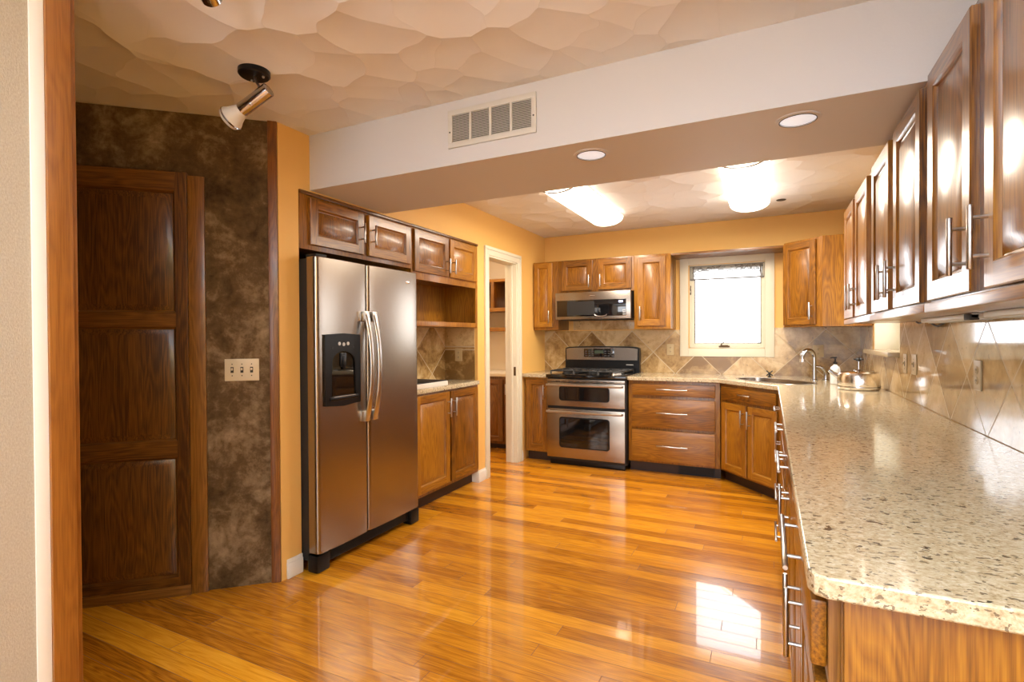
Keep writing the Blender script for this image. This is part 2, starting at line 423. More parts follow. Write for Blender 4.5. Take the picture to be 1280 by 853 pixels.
# diagonal suede wall
A = Vector((-2.345, 1.955)); Bd = Vector((-3.06, 1.30)); td = (Bd-A).normalized(); nd_ = Vector((-td.y, td.x))
if nd_.dot(Vector((1, -1))) < 0: nd_ = -nd_
ang_d = math.atan2(-td.y, -td.x)           # local +x runs towards the fridge
E_ = A+td*1.75
def dwall(mb_fn): pass
wd = MB().box(0, 1.75, 0, .12, 0, ZC)
struct('wall_diagonal', wd, M['suede'], label='angled wall finished in mottled brown suede', loc=(E_.x, E_.y, 0), rz=ang_d)
# dining room and hall shell
struct('wall_dining', MB().box(-2.02, -1.90, -3.2, .838, 0, ZC), M['wallpaper'], label='near left wall covered in woven beige wallpaper')
struct('wall_hall', MB().box(-4.2, -4.1, -3.2, 3.0, 0, ZC), M['dining_paint'], label='hall wall beyond the oak cased opening')
struct('wall_front', holed(MB(), 'x', -4.2, 1.0, -3.2, -3.1, -1.8, .6, .7, 2.2), M['dining_paint'], label='dining room wall behind the viewer')
# pantry shell
struct('wall_pantry', MB().box(-3.6, XL-T, 5.95, 6.07, 0, ZC).box(-3.6, -3.48, 4.16, 5.95, 0, ZC).box(-3.48, -2.80, 4.162, 4.21, 0, ZC), M['pantry_paint'], label='cream pantry walls beyond the doorway')

# baseboards
def basebd(name, x0, x1, y0, y1, label):
    m = MB().box(x0, x1, y0, y1, 0, .085, .004).box(x0+.002 if x1-x0 < .03 else x0, x1-.004 if x1-x0 < .03 else x1, y0, y1, .08, .105, .004)
    return struct(name, m, M['white'], label=label, smooth=True)
basebd('baseboard_left', XL, XL+.014, 1.985, NY0, 'short white baseboard between the oak corner strip and the fridge')
m = MB().box(XL, XL+.014, NY1, 4.185, 0, .09, .004).box(XL-.065, XL+.014, NY1-.014, NY1+.001, 0, .09, .004).box(XL-.06, XL+.008, NY1-.01, NY1+.001, .085, .105, .003).box(XL, XL+.008, NY1, 4.185, .085, .105, .003)
struct('baseboard_corner', m, M['white'], label='white baseboard wrapping the wall end left of the pantry doorway', smooth=True)
basebd('baseboard_doorway', XL, XL+.016, 4.962, 4.985, 'white baseboard stub right of the pantry doorway')
# near opening: oak casing on the wallpapered wall end and painted strip
m = MB().box(-1.90, -1.882, .776, .838, 0, ZC, .003).box(-2.03, -1.90, .838, .856, 0, ZC, .002)
struct('trim_1', m, M['trim_z'], label='orange oak casing at the end of the wallpapered wall', smooth=True)
m = MB().box(-1.90, -1.892, .742, .776, 0, ZC, .002)
struct('trim_2', m, M['white'], label='off white painted strip beside the oak casing', smooth=True)
# oak corner strip where the suede wall meets the yellow wall
m = MB().box(1.706, 1.752, -.014, 0, 0, ZC, .002)
struct('trim_3', m, M['trim_z'], label='oak strip covering the corner of the suede wall', loc=(E_.x, E_.y, 0), rz=ang_d, smooth=True)
# pantry door casing
m = MB()
for y0, y1 in ((DY0-.078, DY0), (DY1, DY1+.085)):
    m.box(XL, XL+.012, y0, y1, 0, DZ+.005, .003); yo = y0 if y0 < DY0-.01 and y0 != DY1 else y1-.03
    m.box(XL+.011, XL+.019, yo, yo+.03, 0, DZ+.06, .003)
m.box(XL, XL+.012, DY0-.078, DY1+.085, DZ, DZ+.078, .003).box(XL+.011, XL+.019, DY0-.078, DY1+.085, DZ+.05, DZ+.08, .003)
for y0, y1 in ((DY0, DY0+.016), (DY1-.016, DY1)): m.box(XL-T-.005, XL+.004, y0, y1, 0, DZ, .002)
m.box(XL-T-.005, XL+.004, DY0, DY1, DZ-.016, DZ, .002)
m.box(XL-.07, XL-.04, DY1-.028, DY1-.016, 0, DZ-.016, .002)
doorc = struct('trim_4', m, M['cream'], label='white casing and jamb of the pantry doorway', smooth=True)
MB().box(XL-.03, XL-.006, DY1-.0185, DY1-.016, .90, .99, .001).build('strike_plate', M['bronze'], doorc)

# ------------------------------------------------------------------ panelled door on the suede wall
def panel_front(mb, x0, x1, z0, z1, t=.02, fw=.057, raise_w=.034, mats=(0, 1), y=0.0, panels=None):
    """a raised-panel front: back at y, face at y-t; material 0 = vertical grain, 1 = horizontal grain"""
    v_, h_ = mats; yf = y-t; e = .003
    # edges
    P = [(x0, y, z0), (x1, y, z0), (x1, y, z1), (x0, y, z1), (x0, yf+e, z0), (x1, yf+e, z0), (x1, yf+e, z1), (x0, yf+e, z1),
         (x0+e, yf, z0+e), (x1-e, yf, z0+e), (x1-e, yf, z1-e), (x0+e, yf, z1-e)]
    mb.add(P, [(3, 2, 1, 0)]+[(i, (i+1) % 4, 4+(i+1) % 4, 4+i) for i in range(4)]+[(4+i, 4+(i+1) % 4, 8+(i+1) % 4, 8+i) for i in range(4)], v_)
    a0, a1, c0, c1 = x0+e, x1-e, z0+e, z1-e
    pz = panels or [(z0+fw, z1-fw)]
    xi0, xi1 = x0+fw, x1-fw
    def q(xa, xb, za, zb, mi): mb.add([(xa, yf, za), (xb, yf, za), (xb, yf, zb), (xa, yf, zb)], [(0, 1, 2, 3)], mi)
    q(a0, xi0, c0, c1, v_); q(xi1, a1, c0, c1, v_)
    zz = c0
    for (p0, p1) in pz:
        q(xi0, xi1, zz, p0, h_); zz = p1
        loops = []
        for ins, dep in ((0, 0), (.004, .004), (.008, .013), (.012, .0145), (.015, .0125), (.013+raise_w, .002)):
            loops.append([(xi0+ins, yf+dep, p0+ins), (xi1-ins, yf+dep, p0+ins), (xi1-ins, yf+dep, p1-ins), (xi0+ins, yf+dep, p1-ins)])
        V = [p for lp in loops for p in lp]; Fc = []; mi = []
        for k in range(len(loops)-1):
            for i in range(4):
                Fc.append((4*k+i, 4*k+(i+1) % 4, 4*(k+1)+(i+1) % 4, 4*(k+1)+i)); mi.append((h_ if i % 2 == 0 else v_) if k < 3 else v_)
        Fc.append(tuple(4*(len(loops)-1)+i for i in range(4))); mi.append(v_)
        mb.add(V, Fc, mi)
    q(xi0, xi1, zz, c1, h_)
    return mb
# local x on the suede wall: s measured from its right end -> x = 1.75 - s
mb = panel_front(MB(), 1.75-.965, 1.75-.417, .055, 2.136, t=.032, fw=.052, raise_w=.03, panels=[(.10, .705), (.785, 1.36), (1.43, 2.04)])
dr = struct('door_1', mb, [M['doak_z'], M['doak_x']], label='dark oak three panel door in the suede wall', loc=(E_.x+nd_.x*.001, E_.y+nd_.y*.001, 0), rz=ang_d, smooth=True, normals=False)
MB().box(1.75-.965, 1.75-.417, -.028, 0, .0, .052, .002).build('kick_board', M['doak_x'], dr)
m = MB().box(1.75-.416, 1.75-.341, -.018, 0, 0, 2.125, .003).box(1.75-1.04, 1.75-.966, -.018, 0, 0, 2.125, .003)
m.build('casing', M['doak_z'], dr)

# ------------------------------------------------------------------ kitchen window
def window_back():
    m = MB(); y = YB-.018
    x0, x1, z0, z1 = -.828, .043, 1.090, 2.102; iw = .082
    for a in ((x0, x0+iw, z0, z1), (x1-iw, x1, z0, z1), (x0+iw, x1-iw, z0, z0+iw), (x0+iw, x1-iw, z1-iw, z1)):
        m.box(a[0], a[1], y, YB, a[2], a[3], .004)
    o = struct('window_1', m, M['cream'], label='cream framed window over the sink counter on the back wall', smooth=True)
    # jamb and sash
    s = MB(); jx0, jx1, jz0, jz1 = WX0, WX1, WZ0, WZ1
    for a in ((jx0, jx0+.012, jz0, jz1), (jx1-.012, jx1, jz0, jz1), (jx0, jx1, jz0, jz0+.012), (jx0, jx1, jz1-.012, jz1)): s.box(a[0], a[1], YB-.004, YB+.16, a[2], a[3], .001)
    s.build('jamb', M['cream'], o)
    s = MB(); gx0, gx1, gz0, gz1 = -.69, -.072, 1.222, 1.965
    for a in ((jx0+.012, gx0, jz0+.012, jz1-.012), (gx1, jx1-.012, jz0+.012, jz1-.012), (gx0, gx1, jz0+.012, gz0), (gx0, gx1, gz1, jz1-.012)): s.box(a[0], a[1], YB+.012, YB+.055, a[2], a[3], .004)
    sash = s.build('sash', M['cream'], o)
    s = MB()
    for a in ((gx0-.001, gx0+.008, gz0, gz1), (gx1-.008, gx1+.001, gz0, gz1), (gx0, gx1, gz0-.001, gz0+.006), (gx0, gx1, gz1-.006, gz1+.001)): s.box(a[0], a[1], YB+.018, YB+.04, a[2], a[3])
    s.build('gasket', plain('brown_gasket', (.12, .08, .06), .6), sash)
    MB().box(gx0, gx1, YB+.028, YB+.034, gz0, gz1).build('pane', M['glass'], sash)
    MB().box(jx0+.003, jx0+.016, YB-.002, YB+.02, 1.735, 1.775, .002).tube([(jx0+.011, YB-.002, 1.76), (jx0+.011, YB-.012, 1.775), (jx0+.014, YB-.018, 1.81)], .0045).tube([(jx0+.011, YB-.002, 1.74), (jx0+.011, YB-.008, 1.72)], .006).build('sash_lock', M['bronze'], o)
    k = MB().box(-.455, -.355, YB-.022, YB+.012, 1.185, 1.200, .004).box(-.44, -.37, YB-.024, YB, 1.195, 1.206, .003)
    k.tube([(-.435, YB-.02, 1.20), (-.425, YB-.035, 1.225), (-.39, YB-.042, 1.245), (-.362, YB-.045, 1.256), (-.358, YB-.046, 1.272)], [.006, .0055, .005, .005, .006], 8)
    k.build('crank', M['bronze'], o)
    MB().box(-.105, -.08, YB+.008, YB+.018, 1.224, 1.234).build('latch_tab', M['dark_slot'], sash)
    return o
window_back()
# sheer lace valance hanging in front of the upper sash
def valance():
    x0, x1, z0, z1 = -.728, -.045, 1.866, 2.005; y = YB-.006
    o = thing('lace_valance', 'sheer lace valance with grey scrolls across the top of the window', 'valance', ((x0+x1)/2, y, z0))
    L = lambda x, z: (x-(x0+x1)/2, 0, z-z0)
    m = MB()
    n = 30
    V = []
    for i in range(n+1):
        x = x0+(x1-x0)*i/n
        for zz in (z0, z1): V.append((x-(x0+x1)/2, .003*math.sin(i*1.3), zz-z0))
    m.add(V, [(2*i, 2*i+2, 2*i+3, 2*i+1) for i in range(n)])
    m.v = m.v; cl = m.build('cloth', M['sheer'], o)
    so = cl.modifiers.new('thick', 'SOLIDIFY'); so.thickness = .001
    t = MB(); rb = random.Random(3)
    for z in (z0+.001, z0+.007, z1-.002): t.tube([L(x0, z), L(x1, z)], .005, 6)
    for x in (x0, x0+.028, x0+.034, x1, x1-.028, x1-.034): t.tube([L(x, z0), L(x, z1)], .0026, 6)
    for i in range(15):                                  # scrolls
        cx = x0+.055+(x1-x0-.11)*i/14; cz = z0+.075+rb.uniform(-.022, .025); sg = 1 if i % 2 else -1
        pts = []
        for k in range(15):
            an = k*.42+rb.uniform(0, .3); rr = .026*(1-k/17)
            pts.append((cx-(x0+x1)/2+sg*rr*math.cos(an)*1.3, -.002, cz-z0+rr*math.sin(an)))
        t.tube(pts, .004, 5)
        t.tube([L(cx-.03, cz-.03), L(cx, cz-.012), L(cx+.03, cz+rb.uniform(-.02, .02))], .0025, 5)
    for i in range(38):
        x = x0+.02+rb.random()*(x1-x0-.04); z = z1-.004-abs(rb.gauss(0, .015)); t.tube([L(x-.014, z-rb.uniform(-.006, .008)), L(x, z), L(x+.015, z-rb.uniform(-.004, .012))], .0035, 5)
    t.build('scroll_pattern', M['lace'], o)
valance()
# side window in the right wall: deep white jamb, tile sill
m = MB()
m.box(XR-.002, XR+.22, SY1-.014, SY1, SZ0, SZ1, .001).box(XR-.002, XR+.22, SY0, SY0+.014, SZ0, SZ1, .001).box(XR-.002, XR+.22, SY0, SY1, SZ1-.014, SZ1, .001)
o = struct('window_2', m, M['cream'], label='side window with deep cream jamb in the right wall', smooth=True)
s = MB()
for a in ((SY0+.014, SY0+.06, SZ0, SZ1-.014), (SY1-.06, SY1-.014, SZ0, SZ1-.014), (SY0+.06, SY1-.06, SZ0, SZ0+.05), (SY0+.06, SY1-.06, SZ1-.064, SZ1-.014)): s.box(XR+.175, XR+.21, a[0], a[1], a[2], a[3], .003)
s.build('sash', M['cream'], o)
MB().box(XR+.19, XR+.195, SY0+.06, SY1-.06, SZ0+.05, SZ1-.064).build('pane', M['glass'], o)
MB().box(XR-.072, XR, SY0-.035, SY1+.03, SZ0-.03, SZ0, .003).box(XR, XR+.2, SY0+.001, SY1-.001, SZ0-.012, SZ0+.001).build('window_sill', M['tile_plain'], o)
# bare branches outside the kitchen window
def tree():
    rb = random.Random(11); m = MB()
    def br(p, d, L, r, dep):
        pts = [p]; q = Vector(p); dd = Vector(d).normalized()
        for i in range(5):
            dd = (dd+Vector((rb.uniform(-.25, .25), rb.uniform(-.2, .2), rb.uniform(-.05, .25)))).normalized(); q = q+dd*(L/5); pts.append(q.copy())
        m.tube(pts, [r*(1-.13*i) for i in range(6)], 6)
        if dep:
            for k in range(3): br(pts[2+k], (dd+Vector((rb.uniform(-1, 1), rb.uniform(-.6, .6), rb.uniform(-.1, .8)))), L*.6, r*.45, dep-1)
    br(Vector((-1.75, 11.5, -.6)), (0.02, 0, 1), 3.0, .035, 2)
    o = m.build('bare_tree', plain('pale_bark', (.34, .32, .31), .9), None)
    tag(o, 'thin bare tree outside the kitchen window', 'tree')
tree()
_g = struct('ground', MB().box(-9, 9, 6.3, 24, -.8, -.6), plain('snowy_ground', (.8, .8, .8), .9), label='pale ground outside the window')

# ------------------------------------------------------------------ backsplashes (tiles set on the walls)
m = MB().box(XL, XR-.008, YB-.008, YB, .914, 1.09).box(XL, -.83, YB-.008, YB, 1.09, 1.362).box(.045, XR-.008, YB-.008, YB, 1.09, 1.372)
bs = struct('backsplash_back', m, M['tile_back'], label='diagonal travertine tile backsplash behind the range and sink', cat='backsplash')
MB().box(-1.985, -1.225, YB-.012, YB-.0082, 1.372, 1.505, .002).build('tile_strip', M['tile_strip'], bs)
m = MB().box(XR-.008, XR, .70, SY0-.035, .914, 1.378).box(XR-.008, XR, SY0-.035, YB-.008, .914, SZ0-.03).box(XR-.008, XR, SY1+.03, YB-.008, SZ0-.03, 1.372)
struct('backsplash_right', m, M['tile_right'], label='polished diagonal travertine tile backsplash along the right counter', cat='backsplash')
m = MB().box(-2.685, -2.677, 3.10, NY1-.008, .914, 1.40).box(-2.677, XL-.03, NY1-.008, NY1, .914, 1.40)
struct('backsplash_left', m, M['tile_left'], label='diagonal tile backsplash in the niche right of the fridge', cat='backsplash')

# ================================================================== CABINETS (local frame: x along the front, front faces -y)
def bar_pull(parent, c, length, vert=True, stand=.032, r=.0064, y=0.0, name='handle'):
    x, z = c; m = MB(); h = length/2; k = length*.30
    d = (lambda u: (x, y-stand, z+u)) if vert else (lambda u: (x+u, y-stand, z))
    g = (lambda u: (x, y+.001, z+u)) if vert else (lambda u: (x+u, y+.001, z))
    m.tube([d(-h), d(-h+.002), d(h-.002), d(h)], [r*.8, r, r, r*.8], 12)
    for u in (-k, k): m.tube([g(u), d(u)], r*.72, 8)
    return m.build(name, M['nickel'], parent)
def door(parent, x0, x1, z0, z1, hand=None, hz=None, hl=.145, fw=.055, mk='oak', hx=None, y=0.0):
    o = panel_front(MB(), x0, x1, z0, z1, t=.02, fw=fw, y=y).build('door', [M[mk+'_z'], M[mk+'_x']], parent, normals=False)
    if hand: bar_pull(o, (hx if hx is not None else (x0+.03 if hand == 'l' else x1-.03), hz), hl, True, y=y-.02)
    return o
def drawer(parent, x0, x1, z0, z1, hl=.28, mk='oak', y=0.0, handle=True, name='drawer'):
    o = MB().box(x0, x1, y-.025, y, z0+.002, z1-.002, .006).build(name, M[mk+'_x'], parent)
    if handle: bar_pull(o, ((x0+x1)/2, (z0+z1)/2+.005), hl, False, y=y-.025)
    return o
def carcass(parent, w, d, z0, z1, mk='oak', toe=None, fr=.018, fmk=None):
    """closed cabinet box with a slightly proud face frame"""
    MB().box(.001, w-.001, fr, d, z0, z1, .001).build('body', M[mk+'_z'], parent)
    MB().box(0, w, 0, fr, z0, z1, .0015).build('face_frame', M[(fmk or mk)+'_z'], parent)
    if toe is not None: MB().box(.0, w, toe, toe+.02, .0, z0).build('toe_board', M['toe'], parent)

# ---- left niche: cabinet over the fridge
W1 = 3.098-NY0
t = thing('fridge_top_cabinet', 'oak two door wall cabinet directly above the refrigerator', 'cabinet', (XL, NY0+.004, 1.80), PI/2)
carcass(t, W1-.004, .60, .0, .325)
MB().box(-.003, W1-.004, -.012, 0, .305, .325, .003).build('top_moulding', M['doak_x'], t)
door(t, .065, .50, .028, .292, 'r', .16, .125); door(t, .545, .985, .028, .292, 'l', .16, .125)
# ---- tall unit: doors over an open cubby
W2 = NY1-3.10-.003
t = thing('cubby_wall_cabinet', 'oak wall cabinet with two small doors over an open cubby', 'cabinet', (XL, 3.10, 1.385), PI/2)
MB().box(0, .018, .018, .34, 0, .735).box(W2-.018, W2, .018, .34, 0, .735).box(.018, W2-.018, .328, .34, .0, .735).build('side_panel', M['oak_z'], t)
MB().box(.018, W2-.018, .018, .328, 0, .02).box(.018, W2-.018, .018, .328, .37, .39).box(.018, W2-.018, .018, .328, .717, .735).build('shelf', M['oak_x'], t)
m = MB()
for a in ((0, .03, 0, .735), (W2-.03, W2, 0, .735)): m.box(a[0], a[1], 0, .018, a[2], a[3], .001)
m.box(.03, W2-.03, 0, .018, 0, .038, .001).box(.03, W2-.03, 0, .018, .345, .735, .001)
m.build('face_frame', M['oak_z'], t)
MB().box(-.003, W2, -.012, 0, .722, .741, .003).build('top_moulding', M['doak_x'], t)
door(t, .022, .475, .40, .71, 'r', .485, .12); door(t, .497, W2-.028, .40, .71, 'l', .485, .12)
# ---- niche base cabinet and its top
t = thing('base_cabinet', 'oak two door base cabinet between the fridge and the pantry doorway', 'cabinet', (XL, 3.10, 0), PI/2)
carcass(t, W2, .33, .10, .876, toe=.06)
door(t, .022, .475, .128, .862, 'r', .735, .15); door(t, .497, W2-.028, .128, .862, 'l', .735, .15)
o = MB().box(XL-.33, XL+.024, 3.06, NY1-.009, .878, .914, .004).build('worktop', M['granite'])
tag(o, 'short granite worktop in the niche right of the refrigerator', 'countertop')
t = thing('serving_tray', 'low white tray with a dark top lying on the niche worktop', 'tray', (XL-.13, 3.34, .9145))
MB().box(-.15, .145, -.215, .215, 0, .036, .004).build('rim', M['white'], t)
MB().box(-.14, .135, -.205, .205, .0355, .042, .002).build('dark_plate', M['black_m'], t)

# ---- back wall uppers
YF = YB-.35
def upper(name, label, x0, x1, z0, z1, cat='cabinet', group=None):
    t = thing(name, label, cat, (x0, YF+.018, z0), 0, group); carcass(t, x1-x0, .329, 0, z1-z0); return t
t = upper('wall_cabinet', 'narrow oak wall cabinet in the corner left of the microwave', XL+.004, -2.045, UZ0, UZ1)
door(t, .012, .225, .03, .725, 'r', .14, .14, fw=.05)
t = upper('microwave_top_cabinet', 'low oak wall cabinet with two doors above the microwave', -2.044, -1.226, 1.762, UZ1)
door(t, .045, .385, .022, .335, 'r', .115, .13); door(t, .447, .795, .022, .335, 'l', .115, .13)
t = upper('wall_cabinet', 'oak wall cabinet between the microwave and the window', -1.225, -.868, UZ0, UZ1)
door(t, .035, .31, .03, .715, 'l', .155, .14)
o = MB().box(-.866, .115, YF+.02, YB, 2.088, 2.108, .002).build('window_shelf', M['doak_x'])
tag(o, 'thin oak shelf board bridging the wall cabinets above the window', 'shelf')
# ---- diagonal corner upper
p1, p2 = Vector((.117, YF)), Vector((.392, 5.0)); tt = (p2-p1); wd_ = tt.length; rz = math.atan2(tt.y, tt.x)
t = thing('corner_wall_cabinet', 'diagonal oak corner wall cabinet right of the window', 'cabinet', (p1.x, p1.y, UZ0), rz)
inv = Matrix.Rotation(-rz, 2)
def loc2(x, y): q = inv @ (Vector((x, y))-p1); return (q.x, q.y)
n2 = Vector((tt.y, -tt.x)).normalized()
MB().prism([loc2(.117, YF), loc2(.392, 5.0), loc2(XR-.009, 5.0), loc2(XR-.009, YB-.009), loc2(.117, YB-.009)], 0, UZ1-UZ0+.006).build('body', M['oak_z'], t)
door(t, .006, wd_-.055, .018, .728, 'r', .13, .145)

# ---- right run uppers (front faces -x; local x runs towards the viewer)
Y0R = 4.05; XF = XU+.02
DR = [((.03, .42), (.51, .91), 'oak wall cabinet farthest along the right wall, beside the side window'),
      ((.05, .44), (.535, .94), 'middle oak wall cabinet of the three along the right wall'),
      ((.045, .425), (.52, .905), 'nearest oak wall cabinet above the right counter')]
ys = [4.05, 3.05, 2.06, 1.105]
for i, (a, b, lab) in enumerate(DR):
    t = thing('wall_cabinet', lab, 'cabinet', (XF, ys[i], UZ0), -PI/2, 'wall cabinets along the right wall'); wcab = ys[i]-ys[i+1]-.002
    carcass(t, wcab, XR-XF-.009, 0, UZ1-UZ0, mk='gloss')
    hx = (a[1]-.028, b[0]+.028)
    door(t, a[0], a[1], .03, .722, 'r', .145, .145, mk='gloss', hx=hx[0]); door(t, b[0], b[1], .03, .722, 'l', .145, .145, mk='gloss', hx=hx[1])
    MB().box(0, wcab, -.018, .0, -.006, .024, .004).build('light_rail', M['gloss_x'], t)

# ---- back base run
YD = 5.033
def base(name, label, x0, x1, d=.585):
    t = thing(name, label, 'cabinet', (x0, YD, 0)); carcass(t, x1-x0, d, .10, .876, toe=.07); return t
t = base('base_cabinet', 'narrow oak base cabinet left of the range', XL+.022, -2.052)
door(t, .02, .25, .125, .855, 'r', .725, .15, fw=.05)
t = base('drawer_base_cabinet', 'oak three drawer base cabinet right of the range', -1.222, -.398)
for z0, z1 in ((.735, .852), (.435, .712), (.118, .412)): drawer(t, .035, .785, z0, z1, .28)
t2 = thing('toe_kick_register', 'black vent register in the toe board below the three drawers', 'vent', (-.61, YD+.067, .045))
m = MB()
for a in ((-.16, .16, -.036, -.028), (-.16, .16, .028, .036), (-.16, -.15, -.03, .03), (.15, .16, -.03, .03), (-.005, .005, -.03, .03)): m.box(a[0], a[1], -.006, .0, a[2], a[3], .001)
m.build('frame', M['black_m'], t2)
m = MB()
for i in range(9): z = -.024+i*.006; m.box(-.15, .15, -.003, 0, z-.001, z+.001)
m.build('louver', M['duct'], t2)
# ---- sink base on the diagonal
p1 = Vector((-.392, 5.028)); p2 = Vector((.082, 4.480)); tt = p2-p1; ws = tt.length; rz = math.atan2(tt.y, tt.x)
t = thing('sink_base_cabinet', 'diagonal oak sink base cabinet with two doors and a false drawer', 'cabinet', (p1.x, p1.y, 0), rz)
inv = Matrix.Rotation(-rz, 2)
MB().prism([loc2(-.392, 5.035), loc2(.085, 4.478), loc2(.66, 4.478), loc2(.66, 5.615), loc2(-.392, 5.615)], .10, .66).build('body', M['oak_z'], t)
MB().box(0, ws, -.001, .018, .10, .876, .001).build('face_frame', M['oak_z'], t)
MB().box(-.03, ws+.05, .07, .09, 0, .10).build('toe_board', M['toe'], t)
drawer(t, .035, ws-.03, .735, .852, .14, name='drawer', y=-.001)
door(t, .035, .352, .118, .712, 'r', .60, .145, y=-.001); door(t, .372, ws-.03, .118, .712, 'l', .60, .145, y=-.001)

# ---- right run base cabinets (front faces -x)
XB = .087
yb = [4.44, 3.60, 2.79, 1.90, 1.005]
labs = ['oak base cabinet of the right run next to the sink corner', 'oak drawer stack in the right counter run, second from the sink corner',
        'oak base cabinet of the right run between the drawer stack and the nearest cabinet', 'nearest oak base cabinet below the overhanging granite corner']
for i in range(4):
    nm = 'drawer_base_cabinet' if i == 1 else 'base_cabinet'
    t = thing(nm, labs[i], 'cabinet', (XB, yb[i], 0), -PI/2, 'base cabinets of the right run'); wc = yb[i]-yb[i+1]-.002
    carcass(t, wc, .55, .10, .876, toe=.07, fmk='doak')
    if i == 1:
        for z0, z1 in ((.735, .852), (.555, .72), (.345, .54), (.118, .33)): drawer(t, .03, wc-.03, z0, z1, .30)
    else:
        drawer(t, .03, wc-.012, .735, .852, .36 if i > 1 else .2)
        mid = wc/2
        door(t, .03, mid-.012, .118, .712, 'r', .61, .165); door(t, mid+.012, wc-.012, .118, .712, 'l', .61, .165)
o = MB().box(.107, XR-.01, .985, 1.003, 0, .876, .002).build('peninsula_end_panel', M['oak_z'])
tag(o, 'plain oak end panel closing the near end of the right counter', 'panel')

# ---- the worktops
hole = []; sc = Vector((.035, 4.965)); du = Vector((.654, -.757)); dv = Vector((.757, .654))
for k in range(40):
    an = 2*PI*k/40; cx, sy = math.cos(an), math.sin(an)
    p = sc+du*(.36*math.copysign(abs(cx)**.75, cx))+dv*(.185*math.copysign(abs(sy)**.75, sy)); hole.append((p.x, p.y))
outer = [(-1.223, 4.992), (-.41, 4.992), (XC, 4.462), (XC, YE+.03), (XC+.009, YE+.009), (XC+.03, YE), (XR-.009, YE), (XR-.009, YB-.009), (-1.223, YB-.009)]
o = MB().plate(outer, hole, .878, .914).build('granite_worktop', M['granite'])
bv = o.modifiers.new('ease', 'BEVEL'); bv.width = .004; bv.segments = 2; bv.limit_method = 'ANGLE'; bv.angle_limit = math.radians(60)
tag(o, 'long L shaped speckled beige granite worktop with the sink cutout', 'countertop')
o = MB().box(XL+.001, -2.052, 4.992, YB-.009, .878, .914, .003).build('worktop', M['granite'])
tag(o, 'narrow granite worktop in the corner left of the range', 'countertop')
# sink
t = thing('sink', 'stainless oval undermount sink in the corner of the granite worktop', 'sink', (sc.x, sc.y, .70))
def sup(a, b, k, n=40, cx=0.0):
    an = 2*PI*k/n; c_, s_ = math.cos(an), math.sin(an)
    p = du*(cx+a*math.copysign(abs(c_)**.75, c_))+dv*(b*math.copysign(abs(s_)**.75, s_)); return p
m = MB(); V = []; n = 40
prof = [(.374, .199, .2145), (.372, .197, .2170), (.360, .185, .2180), (.352, .177, .2140), (.33, .16, .03), (.29, .13, .012), (.03, .03, .006)]
for a, b_, z in prof:
    for k in range(n): p = sup(a, b_, k); V.append((p.x, p.y, z))
m.add(V, [(i*n+k, i*n+(k+1) % n, (i+1)*n+(k+1) % n, (i+1)*n+k) for i in range(len(prof)-1) for k in range(n)]+[tuple((len(prof)-1)*n+k for k in range(n))])
ob = m.build('basin', M['steel'], t)
m = MB()
p0, q0 = dv*-.16, dv*.16
m.add([(p.x+du.x*e, p.y+du.y*e, z) for p in (p0, q0) for e in (-.012, .012) for z in (.02, .150)], [(0, 1, 3, 2), (4, 6, 7, 5), (0, 4, 5, 1), (2, 3, 7, 6), (1, 5, 7, 3), (0, 2, 6, 4)])
m.build('bowl_divider', M['steel'], t)
MB().lathe([(.042, 0), (.042, .004), (.03, .005), (.012, .003)], (0, 0, .008)).build('drain', M['chrome'], t)
# faucet
fx, fy = .343, 5.165
t = thing('faucet', 'chrome gooseneck faucet standing behind the corner sink', 'faucet', (fx, fy, .9142))
m = MB().lathe([(.028, 0), (.028, .006), (.021, .012), (.018, .06), (.018, .10)], (0, 0, 0))
d_ = -dv; pts = [(0, 0, .09), (0, 0, .19)]
for k in range(11):
    an = PI*k/10*1.06; pts.append((d_.x*.062*(1-math.cos(an)), d_.y*.062*(1-math.cos(an)), .195+.062*math.sin(an)))
m.tube(pts, .0165, 14); m.build('spout', M['chrome_d'], t)
e = Vector(pts[-1]); MB().tube([e, e+Vector((d_.x*.003, d_.y*.003, -.028))], [.0185, .020], 14).build('aerator', M['chrome'], t)
hx_, hy_ = .432-fx, 5.20-fy
m = MB().lathe([(.026, 0), (.026, .006), (.02, .012), (.018, .055), (.014, .062)], (hx_, hy_, 0))
m.tube([(hx_, hy_, .05), (hx_-.01, hy_-.01, .085), (hx_-.045, hy_-.02, .115), (hx_-.085, hy_-.02, .118)], [.016, .015, .011, .009], 10)
m.build('lever', M['chrome_d'], t)
# black cross knob at the far rim
t = thing('cross_knob', 'small black cross shaped knob behind the far end of the sink', 'knob', (.0, 5.40, .9142))
MB().lathe([(.016, 0), (.016, .004), (.008, .012), (.006, .03)], (0, 0, 0), 16).build('stem', M['black_m'], t)
m = MB()
for s_ in (-1, 1): m.tube([(-.026*s_, 0, .012), (.026*s_, 0, .058)], [.006, .005], 8)
m.build('cross_handle', M['black_m'], t)
# soap bottle
t = thing('soap_dispenser', 'white soap bottle with black pump behind the kettle', 'bottle', (.462, 4.80, .9142))
MB().lathe([(.030, 0), (.034, .004), (.035, .01), (.035, .115), (.031, .132), (.018, .145), (.013, .150), (.013, .158)]).build('bottle_body', M['bottle'], t)
m = MB().lathe([(.0145, .156), (.0145, .172), (.006, .176), (.0055, .20), (.012, .203), (.012, .212), (.004, .215)])
m.tube([(0, 0, .208), (-.022, -.01, .209), (-.034, -.015, .203)], [.006, .005, .004], 8); m.build('pump', M['black'], t)
